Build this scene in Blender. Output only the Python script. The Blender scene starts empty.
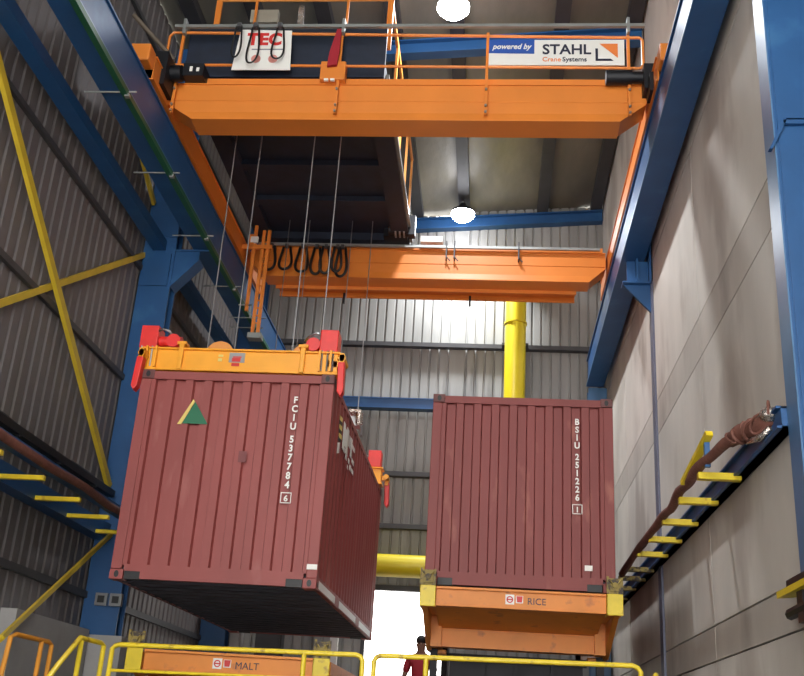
import bpy, bmesh, math, random
from mathutils import Vector, Matrix
random.seed(7)
scn = bpy.context.scene
COL = scn.collection
PI = math.pi
# ------------------------------------------------------------------ materials
def srgb(r, g, b):
    f = lambda c: (c/255/12.92) if c/255 <= .04045 else ((c/255+.055)/1.055)**2.4
    return (f(r), f(g), f(b), 1)
MATS = {}
def mat(name, rgb, rough=.5, metal=0., var=.12, scale=3., stretch=(1,1,1), bump=0., bscale=30., spot=None, spot_amt=.0, spot_scale=6., emit=None, estr=0.):
    """painted / dirty surface: base colour broken up by two noises in object space, worn spots of their own shape"""
    if name in MATS: return MATS[name]
    m = bpy.data.materials.new(name); m.use_nodes = True
    nt = m.node_tree; N = nt.nodes; L = nt.links
    b = N['Principled BSDF']
    b.inputs['Roughness'].default_value = rough; b.inputs['Metallic'].default_value = metal
    tc = N.new('ShaderNodeTexCoord'); mp = N.new('ShaderNodeMapping'); mp.inputs['Scale'].default_value = stretch
    L.new(tc.outputs['Object'], mp.inputs['Vector'])
    n1 = N.new('ShaderNodeTexNoise'); n1.inputs['Scale'].default_value = scale; n1.inputs['Detail'].default_value = 6
    L.new(mp.outputs[0], n1.inputs['Vector'])
    cr = N.new('ShaderNodeValToRGB'); c = srgb(*rgb)
    cr.color_ramp.elements[0].position = .3; cr.color_ramp.elements[1].position = .72
    cr.color_ramp.elements[0].color = tuple(max(0, v*(1-var)) for v in c[:3])+(1,)
    cr.color_ramp.elements[1].color = tuple(min(1, v*(1+var)) for v in c[:3])+(1,)
    L.new(n1.outputs['Fac'], cr.inputs['Fac'])
    out = cr.outputs['Color']
    if spot:
        n2 = N.new('ShaderNodeTexNoise'); n2.inputs['Scale'].default_value = spot_scale; n2.inputs['Detail'].default_value = 8
        L.new(mp.outputs[0], n2.inputs['Vector'])
        r2 = N.new('ShaderNodeValToRGB'); r2.color_ramp.elements[0].position = .62-.25*spot_amt; r2.color_ramp.elements[1].position = .74-.25*spot_amt
        r2.color_ramp.elements[0].color = (0,0,0,1); r2.color_ramp.elements[1].color = (1,1,1,1)
        L.new(n2.outputs['Fac'], r2.inputs['Fac'])
        mx = N.new('ShaderNodeMix'); mx.data_type = 'RGBA'
        L.new(r2.outputs['Color'], mx.inputs['Factor']); L.new(out, mx.inputs['A']); mx.inputs['B'].default_value = srgb(*spot)
        out = mx.outputs['Result']
    L.new(out, b.inputs['Base Color'])
    if bump:
        n3 = N.new('ShaderNodeTexNoise'); n3.inputs['Scale'].default_value = bscale; n3.inputs['Detail'].default_value = 4
        L.new(mp.outputs[0], n3.inputs['Vector'])
        bp = N.new('ShaderNodeBump'); bp.inputs['Strength'].default_value = bump; bp.inputs['Distance'].default_value = .02
        L.new(n3.outputs['Fac'], bp.inputs['Height']); L.new(bp.outputs[0], b.inputs['Normal'])
    if emit:
        b.inputs['Emission Color'].default_value = srgb(*emit); b.inputs['Emission Strength'].default_value = estr
    MATS[name] = m
    return m
BLUE = mat('steel_blue_paint', (34,82,132), .45, var=.12, scale=2, spot=(48,98,146), spot_amt=.1, spot_scale=2)
BLUEL = mat('steel_blue_light', (76,118,158), .38, var=.12)
ORANGE = mat('crane_orange', (224,131,50), .42, var=.07, scale=1.5)
ORANGE2 = mat('trolley_rail_orange', (226,150,70), .4, var=.1)
RUSTO = mat('frame_orange', (226,138,52), .5, var=.1, scale=2.5, spot=(186,108,56), spot_amt=.1, spot_scale=5)
YEL = mat('safety_yellow', (232,204,40), .42, var=.1, scale=6, spot=(176,140,40), spot_amt=.05, spot_scale=9)
YELW = mat('worn_yellow', (150,130,62), .6, var=.2, scale=8, spot=(66,56,48), spot_amt=.6, spot_scale=14)
YELD = mat('duct_yellow', (236,214,40), .35, var=.06, scale=2)
BRACE = mat('brace_yellow', (214,184,52), .5, var=.1, scale=3)
SPREAD = mat('spreader_yellow', (244,166,34), .42, var=.07, scale=3)
RED = mat('actuator_red', (222,48,44), .4, var=.1, scale=6)
MAROON = mat('container_maroon', (146,70,66), .55, var=.12, scale=1.6, stretch=(1,1,.35), bump=.08, bscale=6, spot=(158,90,84), spot_amt=.12, spot_scale=3)
MAROON2 = mat('container_maroon_dull', (134,63,60), .58, var=.14, scale=1.5, stretch=(1,1,.3), bump=.08, bscale=6, spot=(162,96,84), spot_amt=.1, spot_scale=4)
UNDER = mat('container_underside', (62,62,70), .8, var=.25, scale=3)
CASTM = mat('corner_casting_dark', (104,60,58), .6, var=.2, scale=8)
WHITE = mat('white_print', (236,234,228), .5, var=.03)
BLACK = mat('black_paint', (24,24,26), .5, var=.2)
GREEN = mat('green_print', (20,104,70), .5, var=.08)
YPRINT = mat('yellow_print', (226,200,110), .5, var=.05)
NAVYP = mat('navy_print', (34,36,58), .5, var=.05)
BLUEP = mat('blue_print', (40,84,170), .5, var=.05)
ORP = mat('orange_print', (236,130,60), .5, var=.05)
REDP = mat('red_print', (206,44,40), .5, var=.05)
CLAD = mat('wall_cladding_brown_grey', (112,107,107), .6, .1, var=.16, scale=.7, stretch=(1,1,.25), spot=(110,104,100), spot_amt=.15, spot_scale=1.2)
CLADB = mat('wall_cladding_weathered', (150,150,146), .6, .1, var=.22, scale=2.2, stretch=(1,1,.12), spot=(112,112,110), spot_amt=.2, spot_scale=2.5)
CONC = mat('precast_concrete', (206,200,190), .85, var=.12, scale=.9, stretch=(1,1,.5), bump=.15, bscale=14, spot=(178,169,159), spot_amt=.35, spot_scale=.7)
CONCD = mat('joint_filler', (116,110,104), .9, var=.15, scale=3)
CONCL = mat('grey_concrete', (160,158,156), .85, var=.1, scale=2, bump=.1)
FLOORM = mat('floor_concrete', (118,114,108), .8, var=.15, scale=1.2, bump=.1)
FOIL = mat('roof_insulation_foil', (124,120,108), .45, .2, var=.25, scale=1.4, stretch=(1,.4,1), bump=.9, bscale=3.2)
PURL = mat('purlin_grey', (64,64,66), .6, .2)
GIRT = mat('girt_galvanised', (78,78,80), .55, .3)
DARK = mat('trolley_dark', (26,36,54), .6, 0, var=.25, scale=4)
BLKM = mat('machine_black', (26,28,34), .45, .3, var=.2)
CABLE = mat('black_rubber', (20,20,22), .5)
STEEL = mat('bare_steel', (150,150,150), .35, .8, var=.12)
GALV = mat('galvanised_track', (150,154,152), .45, .5)
BROWN = mat('brown_wrapping', (122,78,66), .7, var=.2, scale=7, bump=.6, bscale=20)
FOILW = mat('silver_foil_wrap', (190,180,172), .25, .8, var=.2, scale=10, bump=.8, bscale=25)
GREENC = mat('conductor_green', (30,92,62), .5)
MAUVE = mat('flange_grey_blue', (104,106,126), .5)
SKIN = mat('skin', (120,84,66), .6, var=.05)
HAIR = mat('hair', (22,18,18), .7)
SHIRT = mat('red_shirt', (150,26,40), .8, var=.12, scale=9)
TROU = mat('dark_trousers', (34,36,44), .85, var=.1)
LAMP = mat('lamp_lens', (255,255,255), .3, emit=(244,246,255), estr=60)
HOPP = mat('hopper_dark_steel', (50,50,54), .7, .1, var=.3, scale=3)

# ------------------------------------------------------------------ mesh helpers (world coordinates)
class MB:
    def __init__(s): s.v = []; s.f = []
    def add(s, vs, fs):
        n = len(s.v); s.v += [tuple(v) for v in vs]; s.f += [tuple(i+n for i in f) for f in fs]; return s
    def box(s, x0, x1, y0, y1, z0, z1):
        if x0 > x1: x0, x1 = x1, x0
        if y0 > y1: y0, y1 = y1, y0
        if z0 > z1: z0, z1 = z1, z0
        return s.add([(x0,y0,z0),(x1,y0,z0),(x1,y1,z0),(x0,y1,z0),(x0,y0,z1),(x1,y0,z1),(x1,y1,z1),(x0,y1,z1)],
              [(0,3,2,1),(4,5,6,7),(0,1,5,4),(1,2,6,5),(2,3,7,6),(3,0,4,7)])
    def prism(s, pts, a, b):
        """pts: list of 3D points of one end; a->b : offset vector b to the other end (a ignored)"""
        n = len(pts); o = Vector(b)
        vs = [Vector(p) for p in pts]+[Vector(p)+o for p in pts]
        fs = [tuple(range(n)), tuple(range(2*n-1, n-1, -1))]
        fs += [(i, i+n, (i+1)%n+n, (i+1)%n) for i in range(n)]
        return s.add(vs, fs)
    def xz(s, pts, y0, y1): return s.prism([(x, y0, z) for x, z in pts], None, (0, y1-y0, 0))
    def yz(s, pts, x0, x1): return s.prism([(x0, y, z) for y, z in pts], None, (x1-x0, 0, 0))
    def xy(s, pts, z0, z1): return s.prism([(x, y, z0) for x, y in pts], None, (0, 0, z1-z0))
    def bar(s, p, q, w, h=None, up=(0,0,1)):
        h = w if h is None else h
        p = Vector(p); q = Vector(q); d = (q-p).normalized(); u = Vector(up)
        if abs(d.dot(u)) > .98: u = Vector((0,1,0))
        r = d.cross(u).normalized(); u = r.cross(d)
        vs = []
        for c in (p, q):
            for a, b in ((-1,-1),(1,-1),(1,1),(-1,1)): vs.append(c+r*a*w/2+u*b*h/2)
        return s.add(vs, [(0,1,2,3),(7,6,5,4),(0,4,5,1),(1,5,6,2),(2,6,7,3),(3,7,4,0)])
    def tube(s, pts, r, n=10, close=False):
        P = [Vector(p) for p in pts]; m = len(P); rs = r if isinstance(r, (list, tuple)) else [r]*m
        vs = []; prev = None
        for i, p in enumerate(P):
            a = P[(i-1) % m] if (close or i > 0) else p; b = P[(i+1) % m] if (close or i < m-1) else p
            d = (b-a).normalized()
            if prev is None:
                u = Vector((0,0,1)) if abs(d.z) < .9 else Vector((0,1,0))
                x = d.cross(u).normalized()
            else:
                x = (prev - d*prev.dot(d)).normalized()
            prev = x; y = d.cross(x)
            for k in range(n):
                t = 2*PI*k/n; vs.append(p+(x*math.cos(t)+y*math.sin(t))*rs[i])
        fs = []
        for i in range(m if close else m-1):
            j = (i+1) % m
            for k in range(n): fs.append((i*n+k, i*n+(k+1)%n, j*n+(k+1)%n, j*n+k))
        if not close: fs += [tuple(range(n-1,-1,-1)), tuple(range((m-1)*n, m*n))]
        return s.add(vs, fs)
    def cyl(s, p, q, r, n=20): return s.tube([p, q], r, n)
    def ball(s, c, r, n=12, sc=(1,1,1)):
        vs = []; fs = []
        for i in range(1, n):
            t = PI*i/n
            for k in range(2*n):
                a = PI*k/n; vs.append((c[0]+r*sc[0]*math.sin(t)*math.cos(a), c[1]+r*sc[1]*math.sin(t)*math.sin(a), c[2]+r*sc[2]*math.cos(t)))
        m = 2*n
        for i in range(n-2):
            for k in range(m): fs.append((i*m+k, (i+1)*m+k, (i+1)*m+(k+1)%m, i*m+(k+1)%m))
        vs.append((c[0], c[1], c[2]+r*sc[2])); vs.append((c[0], c[1], c[2]-r*sc[2])); T = len(vs)-2
        for k in range(m): fs.append((T, k, (k+1)%m)); fs.append((T+1, (n-2)*m+(k+1)%m, (n-2)*m+k))
        return s.add(vs, fs)
    def sheet(s, o, u, v, nrm, length, height, prof, th=.02):
        """profiled sheet: prof = list of (distance, depth) along u; extruded along v*height, thickness th behind"""
        o = Vector(o); u = Vector(u); v = Vector(v); nrm = Vector(nrm)
        prof = [(a, b) for a, b in prof if a <= length+1e-6]
        vs = []
        for a, d in prof:
            f = o+u*a+nrm*d; g = f-nrm*th
            vs += [f, f+v*height, g, g+v*height]
        fs = []
        for i in range(len(prof)-1):
            k = 4*i
            fs += [(k, k+4, k+5, k+1), (k+6, k+2, k+3, k+7), (k+1, k+5, k+7, k+3), (k+4, k, k+2, k+6)]
        e = 4*(len(prof)-1)
        fs += [(0,1,3,2), (e+1,e,e+2,e+3)]
        return s.add(vs, fs)
def corr(length, pitch, depth, flat=.36, slope=.14, start=0):
    """trapezoid profile: high flat, slope, low flat, slope"""
    p = [(0, 0 if start else depth)]; x = 0; hi = not start
    while x < length:
        for seg in (flat, slope):
            x = min(x+seg*pitch, length)
            if seg == slope: hi = not hi
            p.append((x, depth if hi else 0))
            if x >= length: break
    return p
def ribs(length, pitch, depth, gap=.2):
    """broad flat pans parted by narrow grooves"""
    p = [(0, depth)]; x = 0
    while x+pitch < length:
        a = x+pitch*(1-gap)
        p += [(a, depth), (a+pitch*gap*.25, 0), (a+pitch*gap*.7, 0), (x+pitch, depth)]; x += pitch
    p.append((length, depth)); return p
ORG = {}
def fix(me):
    bm = bmesh.new(); bm.from_mesh(me); bmesh.ops.recalc_face_normals(bm, faces=bm.faces); bm.to_mesh(me); bm.free()
def tag(o, label=None, cat=None, group=None, kind=None):
    if label: o['label'] = label
    if cat: o['category'] = cat
    if group: o['group'] = group
    if kind: o['kind'] = kind
    return o
def thing(name, loc, label, cat, group=None):
    o = bpy.data.objects.new(name, None); COL.objects.link(o); o.location = loc; o.empty_display_size = .2
    ORG[o] = Vector(loc); return tag(o, label, cat, group)
def build(name, m, material, parent=None, label=None, cat=None, group=None, kind=None, smooth=False, bevel=0, loc=None):
    if parent is not None: org = ORG[parent]
    elif loc is not None: org = Vector(loc)
    else:
        xs = [v[0] for v in m.v]; ys = [v[1] for v in m.v]; zs = [v[2] for v in m.v]
        org = Vector(((min(xs)+max(xs))/2, (min(ys)+max(ys))/2, min(zs)))
    me = bpy.data.meshes.new(name)
    me.from_pydata([tuple(Vector(v)-org) for v in m.v], [], m.f); me.update(); fix(me)
    o = bpy.data.objects.new(name, me); COL.objects.link(o); me.materials.append(material)
    if parent is not None:
        o.parent = parent; ORG[o] = org
    else:
        o.location = org; ORG[o] = org
    if smooth:
        for p in me.polygons: p.use_smooth = True
        if smooth == 'auto': me.set_sharp_from_angle(angle=math.radians(35))
    if bevel:
        b = o.modifiers.new('b', 'BEVEL'); b.width = bevel; b.segments = 2; b.limit_method = 'ANGLE'
    return tag(o, label, cat, group, kind)
def copy_tree(o, delta, label=None, group=None):
    c = o.copy(); COL.objects.link(c)
    c.location = o.location + Vector(delta)
    def kids(a, b):
        for ch in [x for x in list(bpy.data.objects) if x.parent == a]:
            d = ch.copy(); COL.objects.link(d); d.parent = b; ORG[d] = ORG.get(ch, Vector()); kids(ch, d)
    kids(o, c); ORG[c] = Vector(c.location)
    if label: c['label'] = label
    if group: c['group'] = group
    return c
def text_mb(s, size, x, y, z, depth=.004, shear=0, bold=0., align='LEFT', sx=1., face='front'):
    """lettering standing in the XZ plane facing -Y (front) or in the YZ plane facing +X (side)"""
    cu = bpy.data.curves.new('t', 'FONT'); cu.body = s; cu.size = size; cu.extrude = depth/2; cu.shear = shear; cu.offset = bold; cu.align_x = align; cu.resolution_u = 3
    ob = bpy.data.objects.new('t', cu); COL.objects.link(ob)
    dg = bpy.context.evaluated_depsgraph_get(); dg.update()
    me = bpy.data.meshes.new_from_object(ob.evaluated_get(dg))
    m = MB()
    if face == 'front': vs = [(x+v.co.x*sx, y-v.co.z, z+v.co.y) for v in me.vertices]
    else: vs = [(x+v.co.z, y+v.co.x*sx, z+v.co.y) for v in me.vertices]
    m.add(vs, [tuple(p.vertices) for p in me.polygons])
    bpy.data.objects.remove(ob); bpy.data.curves.remove(cu); bpy.data.meshes.remove(me)
    return m
def join(*ms):
    r = MB()
    for m in ms: r.add(m.v, m.f)
    return r

# ------------------------------------------------------------------ setting
XR, XL, YB = 2.45, -6.05, 22.0
roof = lambda x: 13.78+.068*x
build('floor', MB().box(-12, 8, -4, 40, -.2, 0), FLOORM, kind='structure')
# raised loading deck (its edge lies under the railings)
build('platform', MB().box(-5.2, 2.3, 10.35, 21.3, 1.3, 1.45).box(-5.15,2.25,10.5,10.7,0,1.3).box(-5.15,2.25,15,15.2,0,1.3).box(-5.15,2.25,21,21.2,0,1.3), HOPP, label='dark steel raised deck under the yellow railings', cat='platform')
# left wall : vertical profiled cladding
L_ = YB+4
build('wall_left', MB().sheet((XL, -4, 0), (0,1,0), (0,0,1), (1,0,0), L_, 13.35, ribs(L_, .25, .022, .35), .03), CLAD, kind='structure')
# back wall with the door opening x -2.6..-.9, z<4.57
bw = MB()
def bpiece(x0, x1, z0, z1):
    bw.sheet((x0, YB, z0), (1,0,0), (0,0,1), (0,-1,0), x1-x0, z1-z0, ribs(x1-x0, .215, .04, .26), .03)
bpiece(XL, -2.6, 0, 13.4); bpiece(-.9, 2.9, 0, 13.9); bpiece(-2.6, -.9, 4.57, 13.6)
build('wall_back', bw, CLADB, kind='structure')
df = MB().box(-2.68,-2.6,21.9,22.06,0,4.62).box(-.9,-.82,21.9,22.06,0,4.62).box(-2.68,-.82,21.9,22.06,4.57,4.68)
build('door_1', df, GIRT, kind='structure')
# right wall : precast panels with open joints over a dark filler
build('wall_right', MB().box(XR+.03, XR+.18, 8.05, YB, 0, 13.95).box(3.2, 3.35, -4, 8.2, 0, 14.0), CONCD, kind='structure')
rows = [(0, 2.60), (2.62, 2.97), (2.99, 6.12), (6.135, 6.64), (6.655, 9.02), (9.04, 13.95)]
segs = [(8.22, 11.7), (11.72, 14.98), (15.32, 18.6), (18.62, 21.98)]
CONCS = mat('precast_concrete_band', (190,183,173), .85, var=.14, scale=.9, stretch=(1,1,.5), bump=.15, bscale=14, spot=(164,155,146), spot_amt=.35, spot_scale=.7)
for i, (z0, z1) in enumerate(rows):
    pm = MB()
    for j, (y0, y1) in enumerate(segs): pm.box(XR, XR+.05, y0, y1, z0, z1)
    build('trim_%d' % (40+i), pm, CONCS if i in (1, 3) else CONC, kind='structure')
# ceiling
cm = MB()
cm.xz([(-6.3, roof(-6.3)), (3.6, roof(3.6)), (3.6, roof(3.6)+.12), (-6.3, roof(-6.3)+.12)], -4, YB+.1)
build('ceiling', cm, FOIL, kind='structure')
for i, x in enumerate((-5.5, -4.4, -3.2, -2.0, -.87, 1.0, 2.28)):
    z = roof(x)
    m = MB().box(x-.13, x+.13, -4, 21.95, z-.2, z-.003)
    build('trim_%d' % (i+1), m, PURL, kind='structure')
for i, y in enumerate((15.15, 21.85)):
    def rz(x): return 13.27+.068*x
    m = MB()
    y0, y1 = y-.11, y+.11
    m.xz([(XL+.05, rz(XL)), (XR-.02, rz(XR)), (XR-.02, rz(XR)+.02), (XL+.05, rz(XL)+.02)], y0, y1)
    m.xz([(XL+.05, rz(XL)+.02), (XR-.02, rz(XR)+.02), (XR-.02, rz(XR)+.29), (XL+.05, rz(XL)+.29)], y-.012, y+.012)
    m.xz([(XL+.05, rz(XL)+.27), (XR-.02, rz(XR)+.27), (XR-.02, rz(XR)+.3), (XL+.05, rz(XL)+.3)], y0, y1)
    build('roof_rafter', m, BLUE, label=('blue steel roof rafter crossing the ceiling above the orange crane bridge', 'blue steel roof rafter along the top of the back wall')[i], cat='rafter', group='roof rafters')
# girts
k = 20
for z, h in ((8.68, .08), (6.73, .09), (11.2, .08), (12.4, .08), (3.3, .1)):
    build('trim_%d' % k, MB().box(XL+.03, XL+.09, -4, 21.9, z, z+h), GIRT, kind='structure'); k += 1
for z, h in ((10.1, .1), (7.03, .1), (5.87, .1), (11.9, .1)):
    build('trim_%d' % k, MB().box(XL+.2, 2.4, 21.78, 21.95, z, z+h), GIRT, kind='structure'); k += 1
build('wall_beam', MB().box(-5.4, 2.05, 21.66, 21.9, 8.55, 8.58).box(-5.4,2.05,21.86,21.9,8.55,8.8).box(-5.4,2.05,21.66,21.9,8.77,8.8).box(-5.4,2.05,21.68,21.72,8.58,8.77), BLUE, label='blue steel beam running across the grey back wall', cat='beam')

# ------------------------------------------------------------------ columns
def column(xw, xi, y0, y1, z1, label, m=BLUE, name='steel_column'):
    t = thing(name, ((xw+xi)/2, (y0+y1)/2, 0), label, 'column', 'blue steel columns')
    b = MB(); b.box(xw, xi, y0, y0+.03, 0, z1).box(xw, xi, y1-.03, y1, 0, z1).box((xw+xi)/2-.02+.12*(1 if xi > xw else -1), (xw+xi)/2+.02+.12*(1 if xi > xw else -1), y0+.03, y1-.03, 0, z1)
    build('shaft', b, m, t)
    build('base_plate', MB().box(min(xw,xi)-.04, max(xw,xi)+.04, y0-.06, y1+.06, 0, .04), m, t)
    return t
cl = column(-6.0, -5.45, 15.0, 15.3, 13.2, 'blue steel column by left wall with grey sockets, carrying the crane beam')
cb = MB().xz([(-5.45, 8.45), (-5.04, 8.93), (-5.04, 9.06), (-5.45, 9.06)], 15.02, 15.06)
cb.box(-5.45, -4.85, 15.0, 15.3, 9.06, 9.09).xz([(-5.45, 8.40), (-5.02, 8.90), (-5.02, 8.93), (-5.45, 8.45)], 15.0, 15.3)
build('corbel', cb, BLUE, cl)
build('joint_plate', MB().box(-5.98,-5.5,14.97,15.0,8.4,9.0).box(-5.98,-5.47,14.98,15.0,9.3,9.33), BLUE, cl)
so = MB(); 
for x in (-5.72, -5.50):
    so.box(x-.09, x+.09, 14.93, 15.0, 3.2, 3.38)
sk = build('socket_box', so, STEEL, cl)
build('socket_face', MB().box(-5.77,-5.67,14.92,14.93,3.24,3.34).box(-5.55,-5.45,14.92,14.93,3.24,3.34), BLACK, sk)
build('column_footing', MB().box(-6.0, -5.3, 14.9, 15.4, 0, 2.78), CONCL, label='pale concrete footing at the foot of left blue column', cat='footing')
c3 = column(-6.0, -5.45, 21.45, 21.75, 13.0, 'blue steel column in the far left corner of the hall')
build('corbel', MB().xz([(-5.45, 8.45), (-4.8, 8.88), (-4.8, 9.09), (-5.45, 9.09)], 21.5, 21.7), BLUE, c3)
# right side : near column stands proud, middle one shows its flange and corbel, far one in the corner
rn = thing('steel_column', (2.65, 8.05, 0), 'large blue steel column at the right edge of the photo', 'column', 'blue steel columns')
b = MB().box(2.40, 2.43, 7.9, 8.2, 0, 13.5).box(2.43, 3.1, 7.9, 7.93, 0, 13.5).box(2.43, 3.1, 8.17, 8.2, 0, 13.5)
build('shaft', b, BLUE, rn, bevel=.004)
build('edge_flange', MB().box(2.388, 2.4, 7.9, 8.2, 0, 13.5), BLUEL, rn, label='pale blue narrow flange')
build('gusset', MB().prism([(2.33, 7.86, 6.62), (2.36, 7.86, 6.62), (2.5, 7.86, 6.92), (2.47, 7.86, 6.92)], None, (0, .06, 0)).box(2.47, 3.1, 7.86, 7.9, 6.88, 6.92), BLUE, rn)
build('gusset', MB().xz([(2.56, 5.6), (3.0, 5.6), (3.0, 6.75)], 7.85, 7.9), BLUE, rn)
build('gusset', MB().xz([(2.5, 6.93), (3.0, 6.93), (3.0, 7.9)], 7.85, 7.9).box(2.6,3.1,7.84,7.9,5.56,5.6), BLUE, rn)
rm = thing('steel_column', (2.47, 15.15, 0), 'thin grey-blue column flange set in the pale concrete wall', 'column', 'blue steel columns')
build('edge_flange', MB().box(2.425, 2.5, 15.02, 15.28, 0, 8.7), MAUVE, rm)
build('corbel', MB().xz([(2.0, 8.66), (2.44, 8.66), (2.44, 8.18)], 15.12, 15.18).box(1.98, 2.44, 15.02, 15.28, 8.66, 8.69), BLUE, rm)
build('bearing_stub', MB().box(2.06, 2.44, 15.13, 15.17, 8.69, 9.09).box(2.2,2.23,15.02,15.28,8.69,9.09).box(2.4,2.44,15.02,15.28,8.69,9.4), BLUE, rm)
rf = thing('steel_column', (2.3, 21.6, 0), 'light blue steel column in the far right corner', 'column', 'blue steel columns')
build('shaft', MB().box(2.02, 2.42, 21.4, 21.43, 0, 9.08).box(2.02,2.42,21.73,21.76,0,9.08).box(2.2,2.24,21.43,21.73,0,9.08), BLUEL, rf)

# ------------------------------------------------------------------ runway beams with rails
def runway(xc, xi, side, label):
    t = thing('crane_runway_beam', (xc, 9, 9.1), label, 'beam', 'crane runway beams')
    b = MB(); y0, y1 = -3.5, 21.38
    b.box(xc-.185, xc+.185, y0, y1, 9.1, 9.125).box(xc-.185, xc+.185, y0, y1, 9.685, 9.71).box(xc-.012, xc+.012, y0, y1, 9.125, 9.685)
    b.box(xc+side*.14, xc+side*.155, y0, y1, 9.125, 9.685)
    build('girder', b, BLUE, t)
    build('edge_strip', MB().box(xc+side*.19-.006, xc+side*.19+.006, y0, y1, 9.098, 9.128), BLUEL, t)
    build('rail', MB().box(xc-.03, xc+.03, y0, y1, 9.71, 9.76), STEEL, t)
    return t
rl = runway(-4.965, -4.78, 1, 'blue runway beam on the left under the crane, with green conductor line')
rr = runway(2.165, 1.98, -1, 'blue runway beam on the right along the pale concrete wall')
build('conductor_bar', MB().box(-4.84, -4.76, -3, 21.2, 9.02, 9.095), GREENC, rl, label='dark green conductor line')
rods = [8.56+i*1.97 for i in range(7)]
for y in rods:
    q = build('support_rod', MB().tube([(-5.35, y, 9.08), (-4.66, y, 9.08)], .012, 6).box(-4.8,-4.74,y-.03,y+.03,9.0,9.04), GALV, rl)
# crane-side beam high on the left wall
tb = MB()
for ya, yb in ((-3.5,15.0),(15.3,21.4)): tb.box(-5.84,-5.62,ya,yb,9.06,9.08).box(-5.84,-5.62,ya,yb,9.22,9.24).box(-5.64,-5.62,ya,yb,9.08,9.22)
build('wall_tie_beam', tb, BLUE, label='blue tie beam between left wall and the runway beam', cat='beam')

# ------------------------------------------------------------------ braces of the left wall
def brace(X, p, q, w, lab):
    build('diagonal_brace', MB().bar((X, p[0], p[1]), (X, q[0], q[1]), w, w*.5, up=(1,0,0)), BRACE, label=lab, cat='brace', group='yellow wall braces')
brace(-5.9, (8.62, 9.22), (14.97, 4.98), .12, 'long steep yellow brace crossing the left wall from top left')
brace(-5.97, (14.97, 8.96), (8.62, 4.8), .09, 'yellow brace rising gently to the left column corbel')
brace(-5.72, (14.93, 4.25), (9.0, .62), .07, 'yellow brace below the left walkway, behind the small railings')
brace(-5.95, (14.97, 9.94), (9.0, 12.7), .1, 'short yellow brace end above the left column corbel')

# ------------------------------------------------------------------ service ledges: yellow rungs between wall beams and cable runs
lt = thing('cable_ladder', (-5.6, 11.5, 4.2), 'blue ledge with yellow rungs and brown cable run on left wall', 'cable ladder', 'cable ladders on the side walls')
build('wall_rail', MB().box(-6.0, -5.76, 4, 14.95, 4.16, 4.4), BLUE, lt)
build('outer_rail', MB().box(-5.5, -5.32, 4, 14.95, 4.4, 4.5), BLUE, lt)
for y in (6.7, 7.85, 8.95, 10.05, 11.16, 12.28, 13.33, 14.42):
    build('rung', MB().box(-5.8, -5.18, y-.035, y+.035, 4.16, 4.215), YEL, lt, bevel=.006)
pts = []
for i in range(40):
    y = 4+i*.28; pts.append((-5.2+.012*math.sin(i*1.1), y, 4.36+.012*math.sin(i*.7)))
build('brown_cable_run', MB().tube(pts, .055, 8), BROWN, lt, smooth=True, label='brown wrapped cable run')
tr = MB().box(-5.98, -5.76, 4, 14.9, 4.80, 4.83).box(-5.79,-5.76,4,14.9,4.83,4.9)
for i in range(5):
    tr.tube([(-5.95+.035*i, 4+j*.55, 4.88+.03*math.sin(j*1.3+i)) for j in range(20)], .035, 6)
for i in range(8): tr.box(-6.0, -5.76, 5+i*1.3, 5.05+i*1.3, 4.77, 4.80)
build('cable_tray', tr, BLKM, label='dark cable tray above the left yellow-runged ledge', cat='cable tray')
rt = thing('cable_ladder', (2.2, 13, 4.17), 'blue wall beam with yellow rungs and brown cable bundle on right wall', 'cable ladder', 'cable ladders on the side walls')
build('wall_rail', MB().box(2.34, 2.44, 8.2, 21, 4.17, 4.36).box(2.3,2.44,8.2,21,4.17,4.19).box(2.3,2.44,8.2,21,4.34,4.36), BLUE, rt)
for y in (9.84, 10.9, 12.0, 13.07, 14.12, 15.4, 16.25, 17.3, 18.4, 19.4):
    build('rung', MB().box(1.97, 2.38, y-.045, y+.045, 4.13, 4.2), YEL if y < 14.5 else YELW, rt, bevel=.006)
build('loose_rung', MB().bar((1.93, 10.35, 4.22), (2.03, 9.5, 4.5), .07, .05), YEL, rt, label='yellow bar lying at an angle')
build('hanger_post', MB().box(2.0, 2.05, 9.6, 9.65, 4.2, 4.46), BLUE, rt)
P = [(1.98,15.9,4.17),(1.96,14.8,4.17),(1.98,13.9,4.22),(1.97,13.0,4.2),(1.99,12.2,4.24),(1.98,11.5,4.2),(1.98,10.86,4.25),(1.97,10.2,4.22),(2.0,9.68,4.27),(2.1,9.1,4.29),(2.2,8.87,4.32)]
PP = []
for i in range(len(P)-1):
    a = Vector(P[i]); b = Vector(P[i+1])
    for j in range(4):
        q = a.lerp(b, j/4); q.x += .006*math.sin(i*4+j); q.z += .008*math.sin((i*4+j)*1.1); PP.append(q)
build('brown_cable_bundle', MB().tube(PP, [.05+.004*math.sin(i*.9) for i in range(len(PP))], 10), BROWN, rt, smooth=True, label='brown wrapped cable bundle')
m = MB().tube([(2.12,9.08,4.3),(2.18,8.92,4.33),(2.24,8.75,4.33),(2.3,8.6,4.33),(2.33,8.45,4.34)], [.06,.085,.08,.07,.06], 10)
for i in range(5):
    y = 9.0-i*.11; x = 2.12+.03*i
    m.tube([(x+(.05+.02*(i%2))*math.cos(a), y+.09*math.sin(a+i), 4.31-.02*(i%2)+.07*math.sin(a)) for a in [k*PI/6 for k in range(12)]], .012+.004*(i%2), 6, close=True)
build('torn_lagging', m, BROWN, rt, smooth=True)
m = MB().ball((2.31, 8.44, 4.36), .085, 8, (1,1,.8)).tube([(2.2,8.8,4.22),(2.26,8.62,4.2),(2.33,8.5,4.26)], .03, 8)
fw = build('silver_wrap', m, FOILW, rt, smooth=True, label='crumpled silver foil end')
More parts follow.
